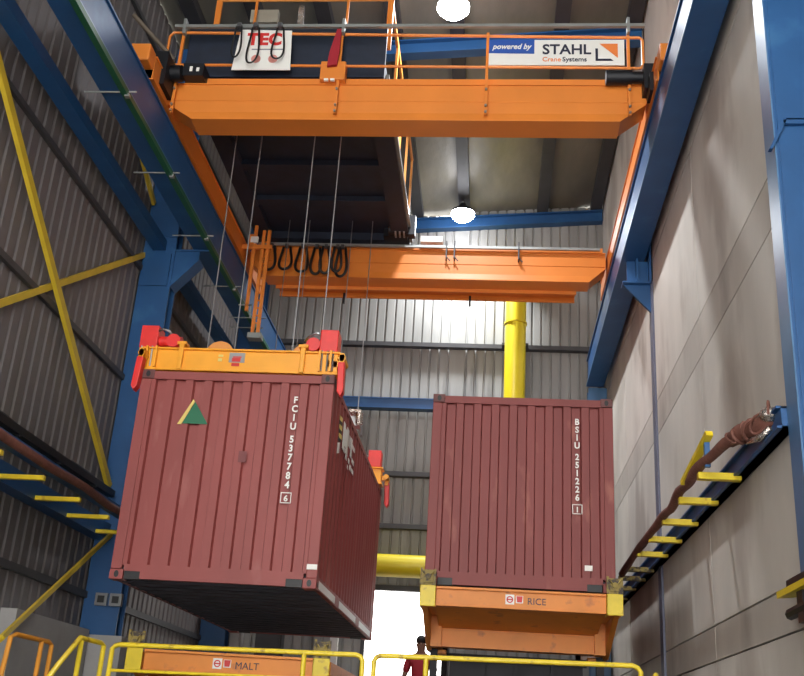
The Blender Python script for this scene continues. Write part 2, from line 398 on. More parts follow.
m = MB().tube([(2.31+.10*math.cos(t*.4)*.4, 8.44+.12*math.cos(t*.4), 4.37+.1*math.sin(t*.4)) for t in range(10)], .012, 6)
build('cable_loop', m, BROWN, fw)
pb = thing('hazard_bracket', (2.3, 8.0, 2.85), 'small yellow and black bracket low on the right edge column', 'bracket')
build('yellow_plate', MB().prism([(2.26, 8.45, 2.83), (2.40, 8.3, 2.83), (2.40, 7.3, 2.83), (2.26, 7.3, 2.83)], None, (0,0,.05)), YEL, pb)
build('black_arm', MB().box(2.3,2.42,7.4,8.3,2.88,2.95).tube([(2.33,8.35,2.7),(2.33,7.3,2.72)], .045, 8).box(2.3,2.44,7.9,8.05,2.6,2.9), BLKM, pb)

# low concrete wall at far left, cabinets
build('concrete_upstand', MB().box(-5.99, -5.78, 12.4, 14.85, 0, 2.84), CONCL, label='low pale concrete block wall behind the left railings', cat='low wall')
def cabinet(x0, x1, z0, z1, lab, m=CONCL):
    t = thing('wall_cabinet', ((x0+x1)/2, 21.8, z0), lab, 'cabinet')
    build('body', MB().box(x0, x1, 21.62, 21.94, z0, z1), m, t, bevel=.01)
    build('door', MB().box(x0+.03, x1-.03, 21.6, 21.62, z0+.03, z1-.03), m, t)
    return t
cabinet(-5.4, -5.17, 3.15, 3.75, 'small pale grey cabinet on back wall under the raised container')
cabinet(-4.85, -4.3, 2.9, 3.55, 'dark grey cabinet on back wall right of the pale one', GIRT)
build('door_post', MB().box(-3.28,-3.12,21.6,21.75,0,3.62), WHITE, label='white post on back wall left of the bright doorway', cat='post')

# ------------------------------------------------------------------ yellow ventilation duct
dt = thing('ventilation_duct', (.4, 21.4, 5), 'large yellow pipe coming down the back wall and turning left', 'duct')
R_ = .24; yD = 21.36
pts = [(.4, 22.0, 12.1), (.4, 21.6, 12.08), (.4, 21.42, 11.95), (.4, yD, 11.7), (.4, yD, 5.6)]+[(.4-.6+.6*math.cos(a), yD, 5.6-.6*math.sin(a)) for a in [i*PI/16 for i in range(1, 9)]]+[(-5.2, yD, 5.0)]
build('pipe', MB().tube(pts, .235, 24), YELD, dt, smooth='auto')
build('joint_ring', MB().cyl((.4, yD, 10.52), (.4, yD, 10.56), .26, 24), YELD, dt)
build('pipe_clamp', MB().box(.1,.7,yD+.2,21.8,10.1,10.16), GIRT, dt)

# ------------------------------------------------------------------ containers
def container(cx, y0, z0, m, name_label, code, digit, kindn):
    W, L, H = 2.438, 6.058, 2.591; w = W/2
    x0, x1, y1, z1 = cx-w, cx+w, y0+L, z0+H
    t = thing('shipping_container', (cx, y0+L/2, z0), name_label, 'container', 'maroon shipping containers')
    c = .16
    # corner posts
    for sx in (-1, 1):
        for yy, s in ((y0, 1), (y1, -1)):
            xe = cx+sx*w
            build('corner_post', MB().box(xe, xe-sx*.13, yy+s*.012, yy+s*.06, z0+.12, z1-.12).box(xe-sx*.004, xe-sx*.05, yy+s*.02, yy+s*.16, z0+.12, z1-.12), m, t, bevel=.01)
    # castings with oval holes modelled as dark recess ring
    for sx in (-1, 1):
        for yy, s in ((y0, 1), (y1, -1)):
            for zz, q in ((z0, 1), (z1, -1)):
                xe = cx+sx*w
                o = build('corner_casting', MB().box(xe, xe-sx*.162, yy, yy+s*.178, zz, zz+q*.118), m if (q == 1) else CASTM, t, bevel=.008)
                hm = MB(); n = 14; ccx = xe-sx*.085; ccz = zz+q*.06
                pts = [(ccx+.028*math.cos(2*PI*i/n), ccz+.04*math.sin(2*PI*i/n)) for i in range(n)]
                hm.xz(pts, yy-s*.003, yy+s*.02)
                build('casting_hole', hm, BLACK, o); hm = MB()
                pts = [(yy+s*.09+.04*math.cos(2*PI*i/n), ccz+.03*math.sin(2*PI*i/n)) for i in range(n)]
                hm.yz(pts, xe+sx*.003, xe-sx*.02)
                build('casting_hole', hm, BLACK, o)
    # end panels
    def endpanel(yy, s):
        lx = W-.26; n = 9; p = lx/(n+.0)
        prof = [(0, 0)]; a = 0
        for i in range(n):
            a0 = i*p
            prof += [(a0+.052, 0), (a0+.068, -.05), (a0+.068+.112, -.05), (a0+.196, 0)]
        prof.append((lx, 0))
        return MB().sheet((x0+.13, yy+s*.03, z0+.17), (1,0,0), (0,0,1), (0,-s,0), lx, H-.17-.10, prof, .01)
    build('front_panel', endpanel(y0, 1), m, t); build('rear_panel', endpanel(y1, -1), m, t)
    # side walls
    for sx in (-1, 1):
        n = int((L-.32)/.278); prof = [(0,0)]
        for i in range(n):
            a0 = .05+i*.278
            prof += [(a0, 0), (a0+.068, -.036), (a0+.14, -.036), (a0+.208, 0)]
        prof.append((L-.32, 0))
        build('side_panel', MB().sheet((cx+sx*(w-.012), y0+.16, z0+.15), (0,1,0), (0,0,1), (sx,0,0), L-.32, H-.15-.07, prof, .008), m, t)
        xe = cx+sx*w
        r = MB().box(xe-sx*.01, xe-sx*.07, y0+.17, y1-.17, z1-.08, z1-.015)
        build('top_side_rail', r, m, t)
        r = MB().box(xe-sx*.008, xe-sx*.02, y0+.17, y1-.17, z0+.02, z0+.16).box(xe-sx*.008, xe-sx*.06, y0+.17, y1-.17, z0+.015, z0+.022)
        rail = build('bottom_side_rail', r, m, t)
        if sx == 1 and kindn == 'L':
            for a, b2 in ((y0+.2, y0+1.55), (y0+1.95, y0+3.75), (y0+4.2, y0+5.75)):  # lit stretches of the bottom flange, painted as thin white slabs
                build('rail_light_patch', MB().box(xe-.008, xe-.004, a, b2, z0+.03, z0+.12), WHITE, rail, label='painted patch of light on the bottom rail')
    # end rails, with dark lifting recesses beside the castings
    for yy, s in ((y0, 1), (y1, -1)):
        build('end_rail', MB().box(x0+.36, x1-.36, yy+s*.012, yy+s*.07, z0+.015, z0+.18).box(x0+.16, x0+.36, yy+s*.012, yy+s*.07, z0+.10, z0+.18).box(x1-.36, x1-.16, yy+s*.012, yy+s*.07, z0+.10, z0+.18), m, t)
        for xq in (x0+.17, x1-.36): build('lifting_recess', MB().box(xq, xq+.19, yy+s*.02, yy+s*.09, z0+.01, z0+.10), BLACK, t)
        build('top_end_rail', MB().box(x0+.16, x1-.16, yy+s*.012, yy+s*.07, z1-.12, z1-.02), m, t)
    build('roof_panel', MB().sheet((x0+.03, y0+.07, z1-.035), (0,1,0), (1,0,0), (0,0,1), L-.14, W-.06, corr(L-.14, .21, .015), .008), m, t)
    fm = MB().box(x0+.06, x1-.06, y0+.07, y1-.07, z0+.13, z0+.15)
    build('floor_panel', fm, UNDER, t)
    for i in range(18):
        y = y0+.3+i*.32
        build('floor_cross_member', MB().box(x0+.02, x1-.02, y, y+.045, z0+.02, z0+.13).box(x0+.02, x1-.02, y, y+.09, z0+.015, z0+.022), UNDER, t)
    return t, (x0, x1, y0, y1, z0, z1)
LX, LY, LZ = -3.2, 11.66, 3.155
RX, RY, RZ = .36, 13.29, 3.50
ct, cbx = container(LX, LY, LZ, MAROON, 'maroon container with green triangle, hanging from the yellow spreader', 'FCIU', '6', 'L')
cr_, rbx = container(RX, RY, RZ, MAROON2, 'maroon container numbered BSIU 251226, resting on the right orange frame', 'BSIU', '1', 'R')
def stack_text(s, x, y, ztop, pitch, size, m, t, gap_i=4, digit=None):
    z = ztop
    for nm, word in zip(('owner_code', 'serial_number'), s.split(' ')):
        ms = []
        for ch in word:
            ms.append(text_mb(ch, size, x, y, z-size*.7, .004, align='CENTER', bold=.0035, sx=.92)); z -= pitch
        z -= pitch*.45
        build(nm, join(*ms), WHITE, t, label='white upright lettering')
    build('check_digit', text_mb(digit, size*.85, x, y, z-size*.66, .004, align='CENTER', bold=.003), WHITE, t)
    zb = z-size*.66-.025; h = size*.85*.7+.05; wd = .065
    fr = MB().box(x-wd,x+wd,y,y+.004,zb,zb+.01).box(x-wd,x+wd,y,y+.004,zb+h,zb+h+.01).box(x-wd,x-wd+.01,y,y+.004,zb,zb+h).box(x+wd-.01,x+wd,y,y+.004,zb,zb+h)
    build('check_digit_frame', fr, WHITE, t)
# letters sit on a recessed or raised rib; stand them just proud of the raised plane
stack_text('FCIU 537784', -2.44, LY+.018, 5.45, .112, .118, WHITE, ct, digit='6')
stack_text('BSIU 251226', 1.10, RY+.018, 5.80, .110, .118, WHITE, cr_, digit='1')
zt = LY+.02
build('green_triangle', MB().xz([(-3.82, 5.06), (-3.50, 5.06), (-3.69, 5.34)], zt, zt+.006), GREEN, ct)
build('yellow_stripe', MB().xz([(-3.88, 5.05), (-3.83, 5.05), (-3.695, 5.345), (-3.72, 5.37)], zt-.003, zt+.006), YPRINT, ct)
build('data_plate', MB().box(-2.11, -1.99, LY+.004, LY+.01, 3.37, 3.43), WHITE, ct)
build('data_plate', MB().box(1.19, 1.29, RY+.018, RY+.024, 3.77, 3.84), WHITE, cr_)
build('worn_patch', MB().box(-3.07,-2.97,zt,zt+.004,4.6,4.74), mat('scuffed_maroon', (122,62,62), .6), ct, label='darker scuffed patch')
# logo and warning stripes on the long side
xs = cbx[1]-.006
m = MB()
for i, (y, z) in enumerate(((12.36,5.44),(12.38,5.33),(12.40,5.22))): m.yz([(y,z),(y+.22,z+.03),(y+.22,z-.03),(y,z-.06)], xs, xs+.006)
build('warning_stripes', m, YPRINT, ct)
m = MB()
for i in range(3): m.yz([(12.36,5.385-.11*i),(12.58,5.415-.11*i),(12.58,5.36-.11*i),(12.36,5.33-.11*i)], xs, xs+.005)
build('warning_stripes', m, BLACK, ct, label='black stripes')
build('warning_sign', MB().yz([(12.36,5.08),(12.5,5.12),(12.5,4.98),(12.36,4.94)], xs, xs+.006), WHITE, ct)
m = MB()
blocks = [(12.74,4.98,.16,.5),(12.9,5.12,.16,.3),(13.06,5.3,.2,.16),(13.06,5.0,.2,.16),(13.26,5.14,.2,.26),(13.5,4.98,.14,.44),(13.64,5.26,.3,.1),(13.7,4.92,.25,.1),(12.9,4.8,.12,.1),(13.1,4.72,.14,.1),(13.36,4.76,.14,.1),(13.55,4.66,.14,.12),(13.75,4.68,.2,.1),(13.3,4.58,.12,.08)]
blocks = [(y, 5.5-(5.5-z)*.55, dy*.9, dz*.6) for y, z, dy, dz in blocks]
lg = build('side_logo', MB().box(xs, xs+.006, 12.74, 12.9, 5.12, 5.48).box(xs, xs+.006, 12.9, 13.06, 5.2, 5.44).box(xs, xs+.006, 13.06, 13.26, 5.14, 5.5), WHITE, ct, label='white blocky side logo')
for y, z, dy, dz in blocks[4:]: build('logo_block', MB().box(xs, xs+.006, y, y+dy, z, z+dz), WHITE, lg)
# notch seal plate

# ------------------------------------------------------------------ orange support frames (tipping frames)
def frame(x0, x1, y0, zt_, lab, legs_z, word):
    t = thing('support_skid', ((x0+x1)/2, y0+3, legs_z), lab, 'frame', 'orange container support skids')
    zb = zt_-.24; y1 = y0+6.1
    # front beam: channel with lips
    b = MB().box(x0+.2, x1-.2, y0+.04, y0+.06, zb, zt_).box(x0+.2, x1-.2, y0, y0+.2, zt_-.03, zt_).box(x0+.2, x1-.2, y0+.02, y0+.2, zb-.0, zb+.02)
    build('front_beam', b, RUSTO, t, bevel=.004)
    build('rear_beam', MB().box(x0+.2, x1-.2, y1-.2, y1, zb, zt_), RUSTO, t)
    for xe, s in ((x0, 1), (x1, -1)):
        build('side_beam', MB().box(xe+s*.02, xe+s*.2, y0+.2, y1-.2, zb+.02, zt_-.02).box(xe+s*.0, xe+s*.22, y0+.2, y1-.2, zb, zb+.02), RUSTO, t)
        build('side_web', MB().yz([(y0+.12, zb), (y0+5.9, zb), (y0+5.9, zb-.2), (y0+1.7, zb-.42), (y0+1.4, zb-.42)], xe+s*.03, xe+s*.1), RUSTO, t)
        build('hydraulic_pad', MB().box(xe+s*.12, xe+s*.3, y0+1.55, y0+1.75, zb-.46, zb-.4), RUSTO, t, bevel=.01)
    build('under_plate', MB().yz([(y0+.2, zb+.04), (y0+1.2, zb-.13), (y0+1.2, zb-.15), (y0+.2, zb+.01)], x0+.2, x1-.2).box(x0+.2,x1-.2,y0+.55,y0+.58,zb-.04,zb+.06), RUSTO, t)
    build('cross_beam', MB().box(x0+.22, x1-.22, y0+1.2, y0+1.22, zb-.38, zb-.17).box(x0+.22, x1-.22, y0+1.18, y0+1.4, zb-.17, zb-.15).box(x0+.22, x1-.22, y0+1.18, y0+1.4, zb-.39, zb-.37), RUSTO, t)
    for xe in (x0+.1, x1-.24):
        build('hanger_plate', MB().box(xe, xe+.14, y0+1.1, y0+1.4, zb-.4, zb), RUSTO, t)
    for y in (y0+2.6, y0+3.8, y0+5.0):
        build('cross_beam', MB().box(x0+.2, x1-.2, y, y+.12, zb, zt_-.04), RUSTO, t)
    for xe in (x0, x1-.2):
        g = build('corner_guide', MB().box(xe, xe+.2, y0-.05, y0-.03, zb-.02, zt_+.0).box(xe, xe+.015, y0-.05, y0+.2, zb-.02, zt_), YEL, t, bevel=.006)
        h = MB().box(xe+.01, xe+.19, y0-.045, y0-.03, zt_, zt_+.19).box(xe+.04, xe+.16, y0-.07, y0-.03, zt_+.03, zt_+.13).box(xe,xe+.03,y0-.06,y0-.03,zt_,zt_+.21).box(xe+.17,xe+.2,y0-.06,y0-.03,zt_,zt_+.2)
        h.tube([(xe+.03,y0-.08,zt_+.17),(xe+.1,y0-.09,zt_+.08),(xe+.17,y0-.08,zt_+.16)], .012, 6).cyl((xe+.1,y0-.1,zt_+.1),(xe+.1,y0-.05,zt_+.1),.035,10)
        build('guide_head', h, YELW, g, label='worn yellow guide head with dark rust')
    for xe in (x0+.06, x1-.2):
        for y in (y0+1.5, y0+5.0):
            build('leg', MB().box(xe+.02, xe+.12, y, y+.12, legs_z, zb).box(xe-.04, xe+.18, y-.04, y+.2, legs_z, legs_z+.02), HOPP, t, label='dark steel leg')
    # stickers and stencil
    a = x0+.2+ (.93 if word == 'RICE' else .9)
    yy = y0+.036
    zc = (zb+zt_)/2
    s1 = build('round_sticker', MB().box(a-.055, a+.055, yy, yy+.004, zc-.06, zc+.06), WHITE, t)
    ring = MB(); n = 20
    for i in range(n):
        a0 = 2*PI*i/n; a1 = 2*PI*(i+1)/n
        ring.xz([(a+.042*math.cos(a0), zc+.042*math.sin(a0)), (a+.042*math.cos(a1), zc+.042*math.sin(a1)), (a+.028*math.cos(a1), zc+.028*math.sin(a1)), (a+.028*math.cos(a0), zc+.028*math.sin(a0))], yy-.003, yy)
    ring.box(a-.034, a+.034, yy-.003, yy, zc-.008, zc+.008)
    build('red_ring', ring, REDP, s1)
    s2 = build('red_sticker', MB().box(a+.075, a+.165, yy, yy+.004, zc-.04, zc+.05), WHITE, t)
    build('red_mark', MB().xz([(a+.08,zc+.045),(a+.16,zc+.045),(a+.15,zc-.03),(a+.09,zc-.03)], yy-.003, yy).box(a+.1,a+.13,yy-.005,yy-.002,zc-.01,zc+.02), REDP, s2)
    build('stencil_word', text_mb(word, .115, a+.215, yy-.001, zc-.05, .004), NAVYP, t)
    return t
fr_r = frame(-.89, 1.63, 13.05, 3.455, 'raised orange frame stencilled RICE under the right container', 1.45, 'RICE')
fr_l = frame(-4.32, -1.86, 12.42, 2.455, 'low empty orange frame stencilled MALT below the hanging container', 1.45, 'MALT')
hp = thing('receiving_hopper', (.4, 17, 1.45), 'dark steel hopper beneath the right orange frame', 'hopper')
build('body', MB().box(-.55, 1.3, 14.95, 18.0, 1.45, 2.78), HOPP, hp)
build('rim', MB().box(-.6, 1.35, 14.9, 14.96, 2.7, 2.8), HOPP, hp)
for x in (-.1, .35, .85): build('stiffener', MB().box(x, x+.05, 14.86, 14.95, 1.45, 2.7), HOPP, hp)
build('notice_board', MB().box(.27,.49,14.8,14.84,2.42,2.5), WHITE, label='small white board below the right orange frame', cat='sign')

# ------------------------------------------------------------------ spreader above the hanging container
sp = thing('container_spreader', (-3.2, 14.7, 5.75), 'yellow spreader with red actuators on top of the hanging container', 'spreader')
ZS = 5.80
def end_beam(y0, s):
    b = MB().box(-4.47, -1.98, y0, y0+s*.22, ZS, ZS+.25).box(-4.5, -1.95, y0-s*.03, y0+s*.25, ZS+.25, ZS+.275).box(-4.5, -1.95, y0-s*.03, y0+s*.25, ZS-.03, ZS)
    build('end_beam', b, SPREAD, sp, bevel=.006)
    for x in (-3.98, -2.42):
        build('stiffener_rib', MB().box(x-.03, x+.03, y0-s*.05, y0, ZS-.02, ZS+.33).box(x-.06,x+.06,y0-s*.06,y0+s*.1,ZS+.31,ZS+.35), SPREAD, sp, bevel=.006)
    for x in (-4.42, -4.3, -2.2, -2.06):
        build('end_plate', MB().box(x-.012, x+.012, y0-s*.06, y0-s*.03, ZS, ZS+.28), SPREAD, sp)
end_beam(11.76, 1); end_beam(17.62, -1)
for x in (-4.0, -2.55): build('main_beam', MB().box(x-.12, x+.12, 11.98, 17.4, ZS, ZS+.26), SPREAD, sp)
build('centre_frame', MB().box(-3.9,-2.65,14.2,14.4,ZS,ZS+.28).box(-3.9,-2.65,15.0,15.2,ZS,ZS+.28), SPREAD, sp)
for y0, s in ((11.78, 1), (17.6, -1)):
    for xe, q in ((-4.44, 1), (-2.11, -1)):
        bx = build('actuator_box', MB().box(xe-.115, xe+.115, y0-.02 if s == 1 else y0-.22, y0+.24 if s == 1 else y0+.02, ZS+.275, ZS+.58), RED, sp, bevel=.012)
        build('clamp_bolts', MB().cyl((xe-.07,y0-s*.03,ZS+.02),(xe-.07,y0-s*.03,ZS+.29),.012,8).cyl((xe+.0,y0-s*.03,ZS+.02),(xe+.0,y0-s*.03,ZS+.29),.012,8).cyl((xe+.07,y0-s*.03,ZS+.02),(xe+.07,y0-s*.03,ZS+.29),.012,8), STEEL, bx)
        mo = build('drive_motor', MB().cyl((xe+q*.1, y0+s*.1, ZS+.4), (xe+q*(.4 if q > 0 else .26), y0+s*.1, ZS+.4), .07, 16).cyl((xe+q*(.32 if q > 0 else .2),y0-s*.02,ZS+.38),(xe+q*(.32 if q > 0 else .2),y0+s*.2,ZS+.38),.09,16), RED, sp, smooth='auto')
        build('hose', MB().tube([(xe+q*.1,y0,ZS+.5),(xe+q*.17,y0-s*.02,ZS+.53),(xe+q*.25,y0,ZS+.51),(xe+q*.32,y0+s*.05,ZS+.44)], .016, 8), STEEL, mo, smooth=True)
        # flipper arm hanging over the container corner
        xo = -4.44 if q == 1 else -1.90
        e = -1 if q == 1 else 1
        build('guide_flipper', MB().prism([(xo-.042, y0-s*.22, ZS+.08), (xo+.042, y0-s*.22, ZS+.08), (xo+.04+e*.015, y0-s*.24, ZS-.31), (xo+.0+e*.02, y0-s*.24, ZS-.37), (xo-.04+e*.015, y0-s*.24, ZS-.31)], None, (0, s*.13, 0)), RED, sp, bevel=.012)
        build('flipper_hinge', MB().cyl((xo,y0-s*.2,ZS+.14),(xo,y0+s*.1,ZS+.14),.045,10).box(xo-.03,xo+.03,y0-s*.2,y0-s*.06,ZS+.02,ZS+.2).box(min(xo, xe),max(xo, xe),y0-s*.02,y0+s*.06,ZS+.08,ZS+.16), SPREAD, sp)
for x in (-3.76, -2.57):
    for y in (12.7, 16.7):
        build('rope_sheave', MB().cyl((x, y-.05, ZS+.53), (x, y+.05, ZS+.53), .2, 28).cyl((x, y-.07, ZS+.53), (x, y+.07, ZS+.53), .06, 12), ORANGE2, sp, smooth='auto')
        build('sheave_bracket', MB().box(x-.06, x+.06, y+.06, y+.09, ZS+.26, ZS+.6).box(x-.06, x+.06, y-.09, y-.06, ZS+.26, ZS+.57), SPREAD, sp)
lb = build('maker_label', MB().box(-3.36, -3.16, 11.752, 11.758, ZS+.10, ZS+.23), mat('label_grey', (150,150,150), .5), sp)
build('red_print', MB().box(-3.32,-3.21,11.748,11.752,ZS+.11,ZS+.16).box(-3.32,-3.22,11.748,11.752,ZS+.05,ZS+.09).box(-3.31,-3.2,11.748,11.752,ZS+.165,ZS+.18), REDP, lb)
build('worn_mark', MB().box(-3.5,-3.44,11.752,11.758,ZS+.17,ZS+.2).box(-3.5,-3.45,11.752,11.758,ZS+.11,ZS+.15), YPRINT, sp)
build('side_cable_box', MB().box(-2.2,-1.98,14.3,14.5,ZS+.1,ZS+.3).tube([(-2.1,14.2,ZS+.3),(-1.95,14.1,ZS+.1),(-1.92,14.0,ZS-.15)],.02,6), STEEL, sp)
build('landing_light', MB().box(-2.0,-1.84,13.2,13.4,5.76,5.8).cyl((-1.86,13.25,5.6),(-1.86,13.25,5.76),.05,10), FOILW, sp)

# ------------------------------------------------------------------ overhead crane
cr = thing('overhead_crane', (-1.4, 14.6, 9.76), 'orange double-girder overhead crane spanning the hall', 'crane')
def girder(y, name, chL, chR):
    xa, xb = (-4.86 if y < 15 else -4.76), 1.96; d = .40
    # plates as solid extrusions: outline in XZ (chamfered ends) for webs; strips for fold and flanges
    def outline(z0, z1, zc):
        return [(xa, z1), (xa, zc), (xa+chL, z0), (xb-chR, z0), (xb, zc), (xb, z1)]
    b = MB()
    b.xz(outline(9.68, 10.25, 9.96), y+.012, y+d-.012)
    # upper web face and proud lower skirt with a folded edge
    b.prism([(xa, y-.0, 10.25), (xa, y+.012, 10.25), (xa, y+.012, 9.99), (xa, y, 9.99)], None, (xb-xa, 0, 0))
    b.add([(xa+.02, y, 9.99), (xb-.02, y, 9.99), (xb-.05, y+.035, 9.955), (xa+.05, y+.035, 9.955)], [(0,1,2,3)])
    b.add([(xa+.05, y+.035, 9.955), (xb-.05, y+.035, 9.955), (xb-chR, y-.005, 9.68), (xa+chL, y-.005, 9.68)], [(0,1,2,3)])
    # bottom plate
    b.box(xa+chL, xb-chR, y-.01, y+d+.01, 9.665, 9.682)
    # top flange
    b.box(xa, xb, y-.02, y+d+.02, 10.25, 10.268)
    g = build(name, b, ORANGE, cr)
    build('rail_plinth', MB().box(xa+.42, xb-.05, y+.04, y+.3, 10.268, 10.39), ORANGE, cr)
    build('trolley_rail', MB().box(xa+.5, xb-.3, y+.12, y+.18, 10.39, 10.44), STEEL, cr)
    return g
girder(12.0, 'girder', .42, .36); girder(17.2, 'girder', .3, .3)
build('service_ledge', MB().box(-4.3, 1.45, 17.62, 18.05, 9.72, 9.76).box(-4.3,1.45,18.02,18.06,9.62,9.76).box(-4.3,1.45,17.6,17.64,9.6,9.72), ORANGE, cr)
for xc, s in ((-4.965, 1), (2.15, -1)):
    b = MB().box(xc-.17, xc+.17, 11.3, 18.4, 9.84, 9.86).box(xc-.17, xc+.17, 11.3, 18.4, 10.2, 10.22).box(xc-.15, xc-.13, 11.3, 18.4, 9.86, 10.2).box(xc+.13, xc+.15, 11.3, 18.4, 9.86, 10.2)
    e = build('end_carriage', b, ORANGE, cr, bevel=.004)
    for y in (11.5, 18.2):
        build('wheel', MB().cyl((xc-.04, y, 9.90), (xc+.04, y, 9.90), .14, 24), BLKM, cr, smooth='auto')
    build('buffer', MB().box(xc-.15, xc+.15, 11.05, 11.3, 9.98, 10.25), ORANGE, e, bevel=.02)
    build('buffer', MB().box(xc-.14, xc+.14, 18.4, 18.6, 9.92, 10.2), ORANGE, e, bevel=.02)
# drive motors at both ends of the near girder
mm = MB().cyl((1.4,11.9,10.32),(1.75,11.9,10.32),.11,18).cyl((1.75,11.9,10.32),(1.98,11.9,10.32),.085,14).box(1.9,2.1,11.75,12.05,10.05,10.45).box(1.95,2.12,11.6,11.9,9.9,10.2)
build('travel_motor', mm, BLKM, cr, smooth='auto', label='black travel motor')
mm = MB().cyl((-4.95,11.8,10.3),(-4.6,11.8,10.3),.12,18).box(-5.05,-4.75,11.55,11.95,9.95,10.5).box(-4.6,-4.3,11.8,12.1,10.27,10.48)
build('travel_motor', mm, BLKM, cr, smooth='auto', label='black travel motor')
build('motor_plate', MB().box(-4.5,-4.46,11.79,11.8,10.34,10.42).box(-4.4,-4.36,11.79,11.8,10.34,10.4), WHITE, cr)
# near railing
yr = 11.93
def S(x): return x*1.02
posts = (-4.72, -2.36, -.25, 1.72)
for x in posts:
    build('railing_post', MB().box(x-.02, x+.02, yr-.02, yr+.02, 9.72, 11.10), ORANGE, cr)
    build('post_bolts', MB().cyl((x,yr-.05,10.12),(x,yr,10.12),.018,8).cyl((x,yr-.05,9.85),(x,yr,9.85),.018,8).cyl((x,yr-.05,9.75),(x,yr,9.75),.018,8), STEEL, cr)
rl_ = MB().tube([(-4.72,yr,11.12),(1.88,yr,11.02),(1.92,yr,10.98),(1.92,yr,10.55),(1.88,yr,10.5)], .022, 8).tube([(-4.72,yr,11.12),(-4.88,yr,11.12),(-4.93,yr,11.05),(-4.93,yr,10.6),(-4.88,yr,10.55),(1.88,yr,10.5)], .02, 8)
build('hand_rail', rl_, ORANGE, cr, smooth='auto')
build('festoon_track', MB().box(-4.85, 1.95, yr-.08, yr-.03, 11.16, 11.21), GALV, cr)
for x in (-4.72,-2.36,1.7): build('track_stub', MB().box(x,x+.04,yr-.1,yr,11.05,11.3), GALV, cr)
cbn = build('control_box', MB().box(-2.62,-2.26,11.88,12.05,10.27,10.58), ORANGE, cr, bevel=.01)
build('box_lights', MB().box(-2.55,-2.49,11.86,11.9,10.24,10.27).box(-2.46,-2.4,11.86,11.9,10.24,10.27), WHITE, cbn)
build('rag', MB().prism([(-2.42,11.82,11.1),(-2.36,11.82,11.1),(-2.36,11.82,10.7),(-2.38,11.82,10.48),(-2.52,11.82,10.46),(-2.5,11.82,10.7)], None, (0,.05,0)), mat('dark_red_cloth',(160,30,44),.8), label='dark red cloth strap hanging from the crane railing', cat='cloth')
build('tow_arm', MB().tube([(-4.8,11.9,10.62),(-5.35,11.5,11.1)], .035, 8), mat('dull_brown_tube',(96,84,70),.6), cr)
# far girder : track, cable brackets, hanging ladder on the left carriage
build('festoon_track', MB().box(-4.6, 1.85, 17.08, 17.13, 10.27, 10.32), GALV, cr)
for x in (-1.0, -.85, .35): build('cable_hook', MB().box(x-.012,x+.012,17.05,17.2,10.05,10.4).tube([(x,17.1,10.1),(x+.07,17.08,10.0)],.012,6), GIRT, cr)
for x in (-3.0,-.55): build('drop_hook', MB().box(x-.02,x+.02,17.9,17.95,9.45,9.66), BLKM, cr)
lm = MB().box(-4.62,-4.56,16.75,16.8,8.75,10.5).box(-4.36,-4.30,16.75,16.8,8.3,10.4).box(-4.46,-4.40,16.75,16.8,8.3,10.4)
for i in range(12): lm.box(-4.44,-4.32,16.76,16.79,8.5+i*.15,8.52+i*.15)
lm.box(-4.85,-4.25,16.72,16.8,10.0,10.08).box(-4.7,-4.6,16.72,16.85,10.05,10.3)
build('collector_arm', lm, ORANGE, cr)
build('collector_bracket', MB().box(-4.75,-4.5,16.75,16.78,8.85,8.87).box(-4.52,-4.5,16.75,16.78,8.6,8.87).box(-4.9,-4.2,16.75,16.77,8.6,8.61).box(-4.5,-4.25,16.7,16.9,8.2,8.3), GALV, cr)
build('junction_box', MB().box(-4.66,-4.52,16.7,16.75,10.12,10.24), WHITE, cr)
build('white_box', MB().box(-1.5,-1.08,17.1,17.4,10.40,10.52), WHITE, cr, label='pale box on the far girder')
# festoon cables
def loops(xs, y, ztop, drop, r, wid):
    ms = []
    for i, x in enumerate(xs):
        pts = []
        w = wid*(.8+.4*random.random()); d = drop*(.85+.25*random.random())
        for k in range(25):
            t = k/24; a = PI*t
            # omega shaped hanging loop
            px = x + w*(-math.cos(a))*.5*(.45+1.0*math.sin(a)) ; pz = ztop - d*math.sin(a)**.75
            pts.append((px, y+.03*math.sin(a*2+i)+.015*i%.06, pz))
        ms.append(MB().tube(pts, r, 8))
    return ms
for nm, xs, y, zt2, dr, wd, lab in (('festoon_cable', [-4.32,-4.03,-3.72,-3.45,-3.27,-3.05,-2.96], 17.0, 10.2, .56, .27, 'black festoon cable loops hanging on the far orange girder'),
                         ('festoon_cable', [-3.86,-3.62,-3.26], 11.78, 11.12, .6, .2, 'black cable loops hanging before the white banner on near railing')):
    t = thing(nm, (xs[0], y, zt2), lab, 'cable')
    for m_ in loops(xs, y, zt2, dr, .026 if y > 15 else .014, wd): build('loop', m_, CABLE, t, smooth=True)
    for x in xs: build('cable_carrier', MB().box(x-.03, x+.03, y-.02, y+.06, zt2-.02, zt2+.05), GIRT, t)

